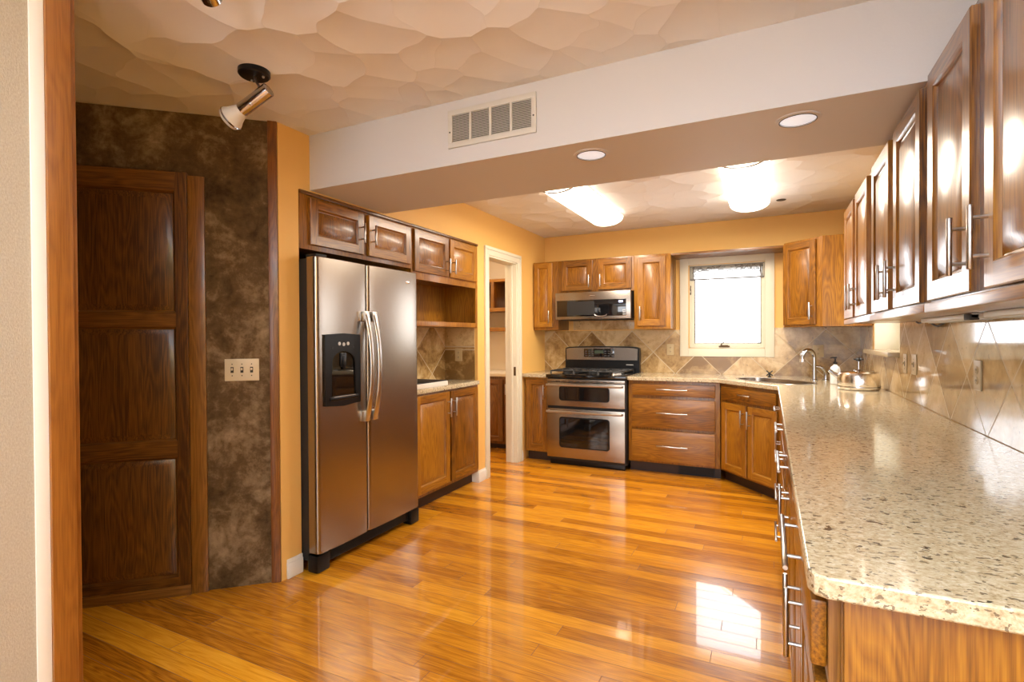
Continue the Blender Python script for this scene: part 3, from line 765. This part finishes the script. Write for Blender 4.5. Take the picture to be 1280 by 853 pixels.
# kettle
t = thing('kettle', 'low stainless steel kettle with black knob handle on the right counter', 'kettle', (.565, 4.40, .9142))
MB().lathe([(.118, 0), (.126, .004), (.129, .012), (.130, .055), (.129, .095), (.120, .118), (.100, .127), (.060, .131), (.001, .133)], n=48).build('pot', M['chrome'], t)
MB().lathe([(.1315, .018), (.1325, .022), (.1315, .026)], n=48, caps=False).build('base_band', M['chrome_d'], t)
m = MB().tube([(-.115, .03, .085), (-.15, .04, .105), (-.175, .045, .128)], [.02, .015, .013], 12); m.build('spout', M['chrome_d'], t)
m = MB().lathe([(.03, .131), (.028, .138), (.006, .142), (.005, .20), (.007, .202)], n=20); m.build('lid_stem', M['chrome_d'], t)
MB().lathe([(.004, .198), (.017, .202), (.020, .212), (.014, .222), (.003, .225)], n=20).tube([(-.03, 0, .212), (.03, 0, .212)], .005, 8).build('knob', M['black'], t)

# ================================================================== APPLIANCES
# refrigerator (front faces +x)
XFr = -2.215
FY0, FY1, FZ0, FZ1 = 2.092, 3.012, .108, 1.748
t = thing('refrigerator', 'stainless side by side refrigerator with black water dispenser in the left wall', 'refrigerator', (XFr, FY0, 0), PI/2)
FW = FY1-FY0; fm = .405
MB().box(.004, FW-.004, .075, .74, .06, FZ1-.008, .006).build('body', M['black_m'], t)
def fdoor(name, x0, x1, hole=None):
    m = MB(); n = 16; dep = .072; V = []; prof = []
    for i in range(n+1):                                   # bowed front with rounded vertical edges
        u = i/n; x = x0+(x1-x0)*u; q = min(u, 1-u)*(x1-x0)
        y = .004*(2*u-1)**2+(.022*(1-math.sqrt(max(0, 1-(1-min(q/.022, 1))**2))))
        prof.append((x, y))
    xs = [0, .004, .011]
    prof = []
    R = .022
    for k in range(7): an = PI/2*k/6; prof.append((x0+R-R*math.cos(an), R-R*math.sin(an)))
    for k in range(1, 8): u = k/8; prof.append((x0+R+(x1-x0-2*R)*u, -.005*math.sin(PI*u)))
    for k in range(7): an = PI/2*k/6; prof.append((x1-R+R*math.sin(an), R-R*math.cos(an)))
    prof += [(x1, dep), (x0, dep)]
    m.prism(prof, FZ0, FZ1); o = m.build(name, M['steel'], t); return o
d1 = fdoor('freezer_door', 0, fm-.003); d2 = fdoor('fridge_door', fm+.003, FW)
for d in (d1, d2):
    b_ = d.modifiers.new('ease', 'BEVEL'); b_.width = .004; b_.segments = 2; b_.limit_method = 'ANGLE'; b_.angle_limit = math.radians(60)
m = MB().box(.0, FW, .03, .08, .035, .10, .004)
for i in range(7): m.box(.12, FW-.12, .026, .031, .045+i*.007, .048+i*.007)
m.build('base_grille', M['black'], t)
for nm, x0, x1 in (('hinge_foot', -.004, .09), ('hinge_foot', FW-.09, FW+.004)):
    MB().box(x0, x1, .004, .08, .004, .1, .012).build(nm, M['black'], t)
MB().box(.02, .10, .02, .10, FZ1, FZ1+.018, .005).build('hinge_cover', M['black_m'], t)
def fhandle(x, d):
    m = MB(); pts = []; z0, z1 = .800, 1.452
    for k in range(17):
        u = k/16; pts.append((x, -.018-.048*math.sin(PI*u)**.7, z0+(z1-z0)*u))
    m.tube(pts, [(.011, .017+.006*abs(2*k/16-1)**3) for k in range(17)], 14)
    m.box(x-.024, x+.024, -.032, .004, z1-.055, z1+.008, .009).box(x-.024, x+.024, -.032, .004, z0-.008, z0+.055, .009)
    m.build('handle', M['nickel'], d)
fhandle(fm-.035, d1); fhandle(fm+.035, d2)
# dispenser
m = MB(); x0, x1, z0, z1 = .048, .325, .915, 1.318
arch = []
ax0, ax1, az0, az1 = x0+.045, x1-.04, z0+.05, z1-.10
for k in range(13): an = PI*(1-k/12); arch.append(((ax0+ax1)/2+(ax1-ax0)/2*math.cos(an)*.93, az1-.06+.065*math.sin(an)))
arch = [(ax0, az0), ] + arch + [(ax1, az0)]
bm = bmesh.new()
for lp in ([(x0, z0+.004), ((x0+x1)/2, z0-.008), (x1, z0+.004), (x1, z1), ((x0+x1)/2, z1+.008), (x0, z1)], arch):
    vv = [bm.verts.new((x, -.014, z)) for x, z in lp]
    for i in range(len(vv)): bm.edges.new((vv[i], vv[(i+1) % len(vv)]))
bmesh.ops.triangle_fill(bm, use_beauty=True, edges=bm.edges[:])
r = bmesh.ops.extrude_face_region(bm, geom=bm.faces[:])
for q in r['geom']:
    if isinstance(q, bmesh.types.BMVert): q.co.y = .004
m.bm(bm); dsp = m.build('water_dispenser', M['black'], d1)
m = MB().prism_y(arch, -.0065, -.005); m.build('recess', M['blackglass'], dsp)
MB().box((ax0+ax1)/2-.022, (ax0+ax1)/2+.022, -.014, -.006, az1-.085, az1-.005, .006).box((ax0+ax1)/2-.010, (ax0+ax1)/2+.010, -.018, -.006, az1-.10, az1-.02, .005).build('paddle', M['black'], dsp)
MB().box(x0+.03, x1-.02, -.022, -.006, z0+.028, z0+.05, .006).build('drip_tray', M['black'], dsp)
MB().box(ax0+.01, ax1-.01, -.024, -.02, z0+.048, z0+.052, .001).build('tray_edge', M['steel_d'], dsp)
for i in range(3): MB().lathe([(.0105, 0), (.0105, .002), (.008, .003)], (x0+.107+i*.034, -.0135, z1-.052-.004*(i == 1)), 16, axis=(0, -1, 0)).build('button', M['grey_button'], dsp)
for i in range(2): MB().lathe([(.007, 0), (.007, .002)], (x0+.055+i*.165, -.0135, z1-.075), 14, axis=(0, -1, 0)).build('button', M['black_m'], dsp)
bd = MB().lathe([(.0, .0035), (.018, .003), (.022, .0)], (0, 0, 0), 24, axis=(0, -1, 0)).build('badge', M['chrome'], d2)
bd.location = (FW-.115, -.0035, 1.675); bd.scale = (1.15, 1, .42)

# range with double oven (front faces -y)
RX0, RX1, RY = -2.046, -1.232, 4.955; RW = RX1-RX0
t = thing('gas_range', 'stainless double oven gas range between the base cabinets', 'range', (RX0, RY, 0))
MB().box(.0, RW, .035, .655, .05, .885, .004).build('body', M['black_m'], t)
MB().box(.02, RW-.02, .05, .09, .0, .055, .002).build('kick_panel', M['black'], t)
for x in (.04, RW-.04):
    for y in (.09, .60): MB().lathe([(.018, 0), (.018, .05)], (x, y, 0), 12).build('foot', M['black_m'], t)
def oven_door(name, z0, z1, wx0, wx1, wz0, wz1, hz):
    d = MB().box(.004, RW-.008, .0, .034, z0, z1, .006).build(name, M['steel'], t)
    def rr(a0, a1, b0, b1, R):
        P = []
        for cx, cz, s0 in ((a1-R, b1-R, 0), (a0+R, b1-R, 1), (a0+R, b0+R, 2), (a1-R, b0+R, 3)):
            for k in range(6): an = PI/2*(s0+k/5); P.append((cx+R*math.cos(an), cz+R*math.sin(an)))
        return P
    MB().prism_y(rr(wx0-.012, wx1+.012, wz0-.012, wz1+.012, .03), -.003, .001).build('window_rim', M['black'], d)
    MB().prism_y(rr(wx0, wx1, wz0, wz1, .022), -.0042, -.003).build('window_glass', M['blackglass'], d)
    m = MB()
    m.tube([(.018, -.052, hz), (.02, -.052, hz), (RW-.022, -.052, hz), (RW-.02, -.052, hz)], [.008, .0115, .0115, .008], 14)
    for x in (.03, RW-.032): m.tube([(x, .002, hz), (x, -.052, hz)], (.010), 10)
    m.build('handle', M['nickel'], d)
    return d
oven_door('upper_oven_door', .600, .838, .150, .645, .668, .790, .815)
oven_door('lower_oven_door', .080, .575, .150, .645, .195, .480, .548)
MB().box(.004, RW-.008, .004, .036, .842, .872, .004).build('vent_strip', M['steel'], t)
m = MB()
for i in range(9): m.box(.10+i*.07, .145+i*.07, .002, .006, .848, .853)
m.build('vent_slot', M['dark_slot'], t)
MB().box(-.006, RW+.006, -.01, .64, .884, .918, .012).build('cooktop', M['blackglass'], t)
g0 = 0
for gx in range(3):
    x0 = .03+gx*(RW-.06)/3; x1 = x0+(RW-.06)/3-.012; m = MB(); zt = .95
    for x in (x0, x1): m.tube([(x, .05, .92), (x, .055, zt), (x, .50, zt), (x, .505, .92)], .0075, 6)
    for y in (.055, .275, .50): m.tube([(x0, y, zt), (x1, y, zt)], .0075, 6)
    xm = (x0+x1)/2
    m.tube([(xm, .055, zt+.003), (xm, .50, zt+.003)], .007, 6)
    for cy in (.165, .39):
        for an in (PI/4, 3*PI/4): m.tube([(xm-.085*math.cos(an), cy-.085*math.sin(an), zt), (xm+.085*math.cos(an), cy+.085*math.sin(an), zt)], .006, 6)
    m.build('grate', M['iron'], t)
for gx, gy in ((.16, .165), (.16, .39), (.407, .275), (.654, .165), (.654, .39)):
    MB().lathe([(.05, .918), (.05, .926), (.038, .930), (.036, .938), (.004, .940)], (gx, gy, 0), 24).build('burner', M['iron'], t)
for i in range(5):
    MB().lathe([(.017, 0), (.017, .006), (.0135, .010), (.012, .026), (.004, .028)], (RW-.105-.02+i*.016-(i*.01), .03+i*.038, .917), 18).build('knob', M['nickel'], t)
# back guard
m = MB()
prof = [(-.004, .905), (RW+.004, .905), (RW+.004, 1.17)] + [(RW/2+(RW/2-.012)*math.cos(PI*k/12), 1.178+.016*math.sin(PI*k/12)) for k in range(13)] + [(-.004, 1.17)]
MB().prism_y(prof, .575, .645).build('back_guard', M['black'], t)
pp = [(.012, 1.045), (RW-.014, 1.045), (RW-.010, 1.165)] + [(RW/2+(RW/2-.03)*math.cos(PI*k/12), 1.168+.013*math.sin(PI*k/12)) for k in range(13)] + [(.010, 1.165)]
cp = MB().prism_y(pp, .562, .576).build('control_panel', M['steel'], t)
MB().box(.215, .555, .558, .563, 1.075, 1.165, .004).build('keypad', M['blackglass'], cp)
m = MB()
for r_ in range(3):
    for k in range(9):
        if 3 <= k <= 5: continue
        m.box(.232+k*.036, .254+k*.036, .5565, .5585, 1.086+r_*.024, 1.096+r_*.024)
m.build('key', plain('grey_keys', (.07, .07, .07), .5), cp)
MB().box(.335, .435, .5565, .5585, 1.115, 1.15).build('display', plain('lcd_grey', (.05, .07, .045), .25), cp)
MB().box(RW-.135, RW-.06, .5735, .5755, .992, 1.000).build('badge', M['grey_button'], t)

# microwave
t = thing('microwave', 'stainless over the range microwave with black glass door', 'microwave', (RX0+.004, 5.205, 1.478))
mw = RW-.012
MB().box(0, mw, .02, .40, 0, .282, .004).build('body', M['black_m'], t)
dd = MB().box(0, mw, 0, .022, 0, .282, .007).build('front_frame', M['steel'], t)
MB().box(.018, mw-.045, -.003, .001, .030, .200, .004).build('door_glass', M['blackglass'], t)
MB().box(.135, .43, -.0036, -.0028, .045, .185).build('door_screen', plain('door_mesh', (.02, .02, .02), .3), t)
MB().box(mw-.12, mw-.078, -.004, -.0028, .164, .182).build('clock_digits', M['clock'], t)
m = MB()
for i in range(3):
    for k in range(2): m.box(mw-.062-.016*k, mw-.052-.016*k, -.004, -.0028, .04+i*.02, .05+i*.02)
m.build('button', M['grey_button'], t)
m = MB()
for a in range(9):
    an = PI+PI*a/8; 
m.tube([(.43+.065+.065*math.cos(PI+PI*k/12), -.006, .05+.022*math.sin(PI+PI*k/12)) for k in range(13)], .004, 8); m.build('grip_arc', M['nickel'], t)
bd = MB().lathe([(.0, .003), (.018, .002), (.02, 0)], (0, 0, 0), 20, axis=(0, -1, 0)).build('badge', M['chrome'], t)
bd.location = (mw*.49, -.0005, .241); bd.scale = (1.3, 1, .3)
MB().box(.05, mw-.05, .03, .36, -.006, .001, .002).build('vent_underside', M['black_m'], t)

# ================================================================== LIGHTS AND FITTINGS
def fluor(x0, x1, lab):
    y0, y1 = 3.56, 4.87; cx = (x0+x1)/2; wd = x1-x0
    t = thing('fluorescent_light', lab, 'ceiling light', (cx, (y0+y1)/2, ZC-.006)); L = (y1-y0)/2; a = wd/2
    MB().box(-a*.96, a*.96, -L+.004, L-.004, -.012, .0059, .002).build('base_plate', M['white'], t)
    P = [(a*math.cos(PI*k/14), -.012-.082*math.sin(PI*k/14)**.8) for k in range(15)]
    MB().prism_y(P, -L+.012, L-.012).build('diffuser', M['fluor'], t)
    for y in (-L, L-.014):
        Q = [((a+.004)*math.cos(PI*k/14), -.012-.087*math.sin(PI*k/14)**.8) for k in range(15)]
        Q2 = [(x*.93, -.012+(z+.012)*.93) for x, z in Q]
        V = [(x, yy, z) for yy in (y, y+.014) for lp in (Q, Q2) for x, z in lp]; n = 15; m = MB(); Fc = []
        for k in range(n-1):
            Fc += [(k, k+1, n+k+1, n+k), (2*n+k, 3*n+k, 3*n+k+1, 2*n+k+1), (k, 2*n+k, 2*n+k+1, k+1), (n+k, n+k+1, 3*n+k+1, 3*n+k)]
        m.add(V, Fc).build('end_cap', M['nickel'], t)

def fluor_light(cx):                     # the tubes' light thrown down through the diffuser
    o = area('tube_light', (cx, 4.215, ZC-.106), (0, 0, 0), .18, 1.24, FLUOR_W, (1.0, .89, .74))
fluor_light(-1.38); fluor_light(-.15)
fluor(-1.535, -1.225, 'lit white wraparound ceiling light left of centre in the kitchen')
fluor(-.305, .005, 'lit white wraparound ceiling light nearer the right cabinets')
for x, y, lab in ((-.735, 2.333, 'round recessed downlight in the soffit, nearer the refrigerator'), (.10, 2.322, 'round recessed downlight in the soffit, nearer the right cabinets')):
    t = thing('recessed_light', lab, 'downlight', (x, y, ZB))
    MB().lathe([(.064, -.001), (.066, -.006), (.078, -.004), (.080, 0)], n=40, caps=False).build('trim_ring', M['beam'], t)
    MB().lathe([(.0, -.0075), (.03, -.007), (.058, -.004), (.064, -.002)], n=40).build('lamp_face', M['can_lens'], t)
    MB().lathe([(.0635, -.0075), (.0665, -.0075), (.0665, -.002), (.0635, -.002)], n=40, caps=False).build('inner_ring', M['dark_slot'], t)
# spotlights
def spot(lab, base, top, tip, stem_at):
    base, top, tip = Vector(base), Vector(top), Vector(tip)
    t = thing('ceiling_spotlight', lab, 'spotlight', base)
    m = MB().lathe([(.0, -.024), (.058, -.024), (.064, -.018), (.064, 0)], n=36); m.build('canopy', M['black'], t)
    for s_ in (-1, 1): MB().lathe([(.005, -.024), (.005, -.030), (.001, -.033)], (s_*.036, .016, 0), 10).build('canopy_screw', M['nickel'], t)
    st = top+(tip-top)*.12-base
    MB().tube([(0, 0, -.022), (st.x*.2, st.y*.2, -.05), (st.x, st.y, st.z)], [.006, .0055, .006], 10).build('stem', M['nickel'], t)
    ax = (tip-top).normalized(); L = (tip-top).length; o_ = top-base
    MB().lathe([(.0, 0), (.026, 0), (.029, .002), (.029, L*.66), (.027, L*.66)], o_, 30, axis=ax).build('lamp_barrel', M['chrome_d'], t)
    b_ = MB().lathe([(.026, L*.64), (.030, L*.70), (.041, L*.83), (.050, L*.90), (.052, L*.95), (.046, L*1.0), (.028, L*1.03), (.0, L*1.04)], o_, 32, axis=ax); b_.build('reflector_bulb', M['bulb'], t)
    MB().lathe([(.0515, L*.915), (.0545, L*.93), (.0515, L*.95)], o_, 32, axis=ax, caps=False).build('bulb_rim', M['chrome_d'], t)
    e = o_+ax*(L*.42)+ax.orthogonal().normalized()*.0
    MB().lathe([(.005, .0), (.005, .034), (.001, .036)], e, 8, axis=(.5, -.6, -.55)).build('set_screw', M['nickel'], t)
spot('chrome ceiling spotlight on black canopy in front of the suede wall', (-1.98, 1.540, ZC), (-1.900, 1.548, 2.352), (-2.098, 1.502, 2.243), 0)
spot('chrome ceiling spotlight at the top edge of the view, nearer the viewer', (-1.46, .93, ZC), (-1.452, .992, 2.285), (-1.36, .86, 2.315), 0)
# smoke-coloured hole in the kitchen ceiling
o = MB().lathe([(.0, -.004), (.035, -.004), (.038, -.001), (.038, 0)], (0, 0, 0), 24).build('round_blank', M['dark_slot'], loc=(.09, 4.99, ZC)); tag(o, 'small dark round cap on the kitchen ceiling beside the light', 'blank')
# return air grille on the soffit
gx0, gx1, gz0, gz1 = -1.403, -.936, 2.216, 2.398
t = thing('return_air_grille', 'white louvered return air grille on the face of the soffit', 'vent', ((gx0+gx1)/2, BY1, gz0)); gw = (gx1-gx0)/2; gh = gz1-gz0
m = MB()
secs = [(-gw+.024+k*((2*gw-.048+.012)/4), -gw+.024+k*((2*gw-.048+.012)/4)+(2*gw-.048+.012)/4-.012) for k in range(4)]
m.box(-gw, gw, -.009, -.0005, 0, .026, .002).box(-gw, gw, -.009, -.0005, gh-.026, gh, .002)
edges = [-gw]+[v for s_ in secs for v in s_]+[gw]
for k in range(0, len(edges), 2): m.box(edges[k], edges[k+1], -.009, -.0005, .024, gh-.024, .002)
m.build('frame', M['vent'], t)
MB().box(-gw+.01, gw-.01, -.0022, -.0004, .01, gh-.01).build('backing', M['vent_dark'], t)
m = MB()
for (a, b_) in secs:
    for k in range(17):
        z = .029+k*(gh-.058)/16
        m.add([(a, -.0075, z-.003), (b_, -.0075, z-.003), (b_, -.002, z+.002), (a, -.002, z+.002), (a, -.0075, z-.0018), (b_, -.0075, z-.0018), (b_, -.002, z+.0032), (a, -.002, z+.0032)],
              [(0, 1, 2, 3), (7, 6, 5, 4), (0, 4, 5, 1), (1, 5, 6, 2), (2, 6, 7, 3), (3, 7, 4, 0)])
m.build('louver', M['vent'], t)
for x in (-gw+.012, gw-.012): MB().lathe([(.004, 0), (.004, .002)], (x, -.009, gh*.42), 10, axis=(0, -1, 0)).build('screw', M['dark_slot'], t)

# wall plates (local: plate on the wall, front faces -y)
def plate(name, lab, loc, rz, w, h, mat, kind, n=1):
    t = thing(name, lab, 'switch' if 'switch' in name else 'outlet', loc, rz)
    MB().box(-w/2, w/2, -.006, -.0003, -h/2, h/2, .003).build('cover_plate', mat, t)
    for k in range(n):
        x = (k-(n-1)/2)*.046
        if kind == 'toggle':
            MB().box(x-.007, x+.007, -.0075, -.005, -.015, .015).build('toggle_slot', M['dark_slot'], t)
            MB().box(x-.004, x+.004, -.018, -.006, -.002, .010, .002).build('toggle', mat, t)
            for z in (-.03, .03): MB().lathe([(.003, 0), (.003, .0015)], (x, -.0058, z), 8, axis=(0, -1, 0)).build('screw', M['dark_slot'], t)
        else:
            for z in (-.021, .021):
                r = MB().lathe([(.0155, 0), (.0155, .0025), (.014, .003)], (x, -.0055, z), 16, axis=(0, -1, 0)).build('receptacle', mat, t)
                MB().box(x-.007, x-.004, -.0092, -.008, z-.003, z+.006).box(x+.004, x+.007, -.0092, -.008, z-.003, z+.006).box(x-.002, x+.002, -.0092, -.008, z-.010, z-.006).build('slot', M['dark_slot'], r)
ps = E_+(-td)*(1.75-.177)
plate('light_switch', 'ivory three gang light switch plate on the brown suede wall', (ps.x+nd_.x*.0005, ps.y+nd_.y*.0005, 1.135), ang_d, .163, .115, M['ivory'], 'toggle', 3)
plate('wall_outlet', 'beige outlet plate on the tile left of the window', (-.925, YB-.0085, 1.158), 0, .072, .115, M['beige_plate'], 'out')
plate('wall_outlet', 'beige outlet plate on the tile behind the faucet', (.405, YB-.0085, 1.15), 0, .09, .115, M['beige_plate'], 'out')
plate('wall_outlet', 'beige outlet plate inside the niche right of the refrigerator', (-2.53, NY1-.0085, 1.14), 0, .075, .115, M['beige_plate'], 'out')
plate('light_switch', 'beige switch plate on the right backsplash beside the side window', (XR-.0085, 3.86, 1.125), -PI/2, .08, .115, M['beige_plate'], 'toggle')
plate('light_switch', 'beige switch plate on the right backsplash, nearer of the close pair', (XR-.0085, 3.64, 1.13), -PI/2, .10, .115, M['beige_plate'], 'toggle')
plate('wall_outlet', 'beige outlet plate on the right backsplash nearest the viewer', (XR-.0085, 2.64, 1.137), -PI/2, .078, .118, M['beige_plate'], 'out')

# under cabinet strip lights on the right run
for y0, y1, lab in ((1.30, 2.20, 'white slim strip light under the nearest right wall cabinet'), (2.32, 2.98, 'white slim strip light under the middle right wall cabinet')):
    t = thing('undercabinet_light', lab, 'strip light', (XR-.075, (y0+y1)/2, UZ0)); L = (y1-y0)/2
    MB().box(-.045, .045, -L, L, -.020, -.0005, .004).build('housing', M['white'], t)
    MB().box(-.030, .030, -L+.05, L-.05, -.0235, -.0195, .001).build('lens', M['bulb'], t)
    MB().box(-.048, -.02, -L-.0, -L+.06, -.024, -.002, .003).build('end_socket', M['dark_slot'], t)
o = MB().tube([(XR-.03, 2.98, UZ0-.010), (XR-.02, 3.05, UZ0-.022), (XR-.025, 3.12, UZ0-.034), (XR-.02, 3.19, UZ0-.03), (XR-.03, 3.25, UZ0-.012), (XR-.025, 3.36, UZ0-.006), (XR-.03, 3.44, UZ0-.014), (XR-.03, 3.50, UZ0-.006)], .005, 8).build('power_cord', M['black_m'])
tag(o, 'black power cord sagging under the right wall cabinets', 'cord')

# ================================================================== PANTRY THROUGH THE DOORWAY
t = thing('pantry_shelf_unit', 'open oak shelf unit on the pantry wall seen through the doorway', 'shelf unit', (-3.475, 5.63, 1.37))
w3 = 1.0
MB().box(0, .018, 0, .315, 0, .64).box(w3-.018, w3, 0, .315, 0, .64).build('side_panel', M['oak_z'], t)
for z in (0, .24, .60): MB().box(.018, w3-.018, -.004, .315, z, z+.045 if z < .5 else z+.035, .002).build('shelf', M['oak_x'], t)
for x in (.22, .42, .64, .82): MB().box(x, x+.045, 0, .315, .285, .60, .001).build('divider', M['oak_z'], t)
t = thing('pantry_base_cabinet', 'dark oak base cabinet with drawers inside the pantry', 'cabinet', (-3.475, 5.375, 0))
carcass(t, w3, .56, .06, .84, mk='doak', toe=.05)
for z0, z1 in ((.64, .80), (.45, .62), (.26, .43), (.08, .24)): drawer(t, .03, .44, z0, z1, .12, mk='doak')
door(t, .47, .72, .09, .81, 'l', .70, .12, mk='doak'); door(t, .74, .97, .09, .81, 'l', .70, .12, mk='doak')
o = MB().box(-3.478, -2.462, 5.35, 5.948, .842, .876, .003).build('pantry_worktop', plain('cream_laminate', (.72, .64, .50), .35)); tag(o, 'cream worktop on the dark pantry cabinet', 'countertop')
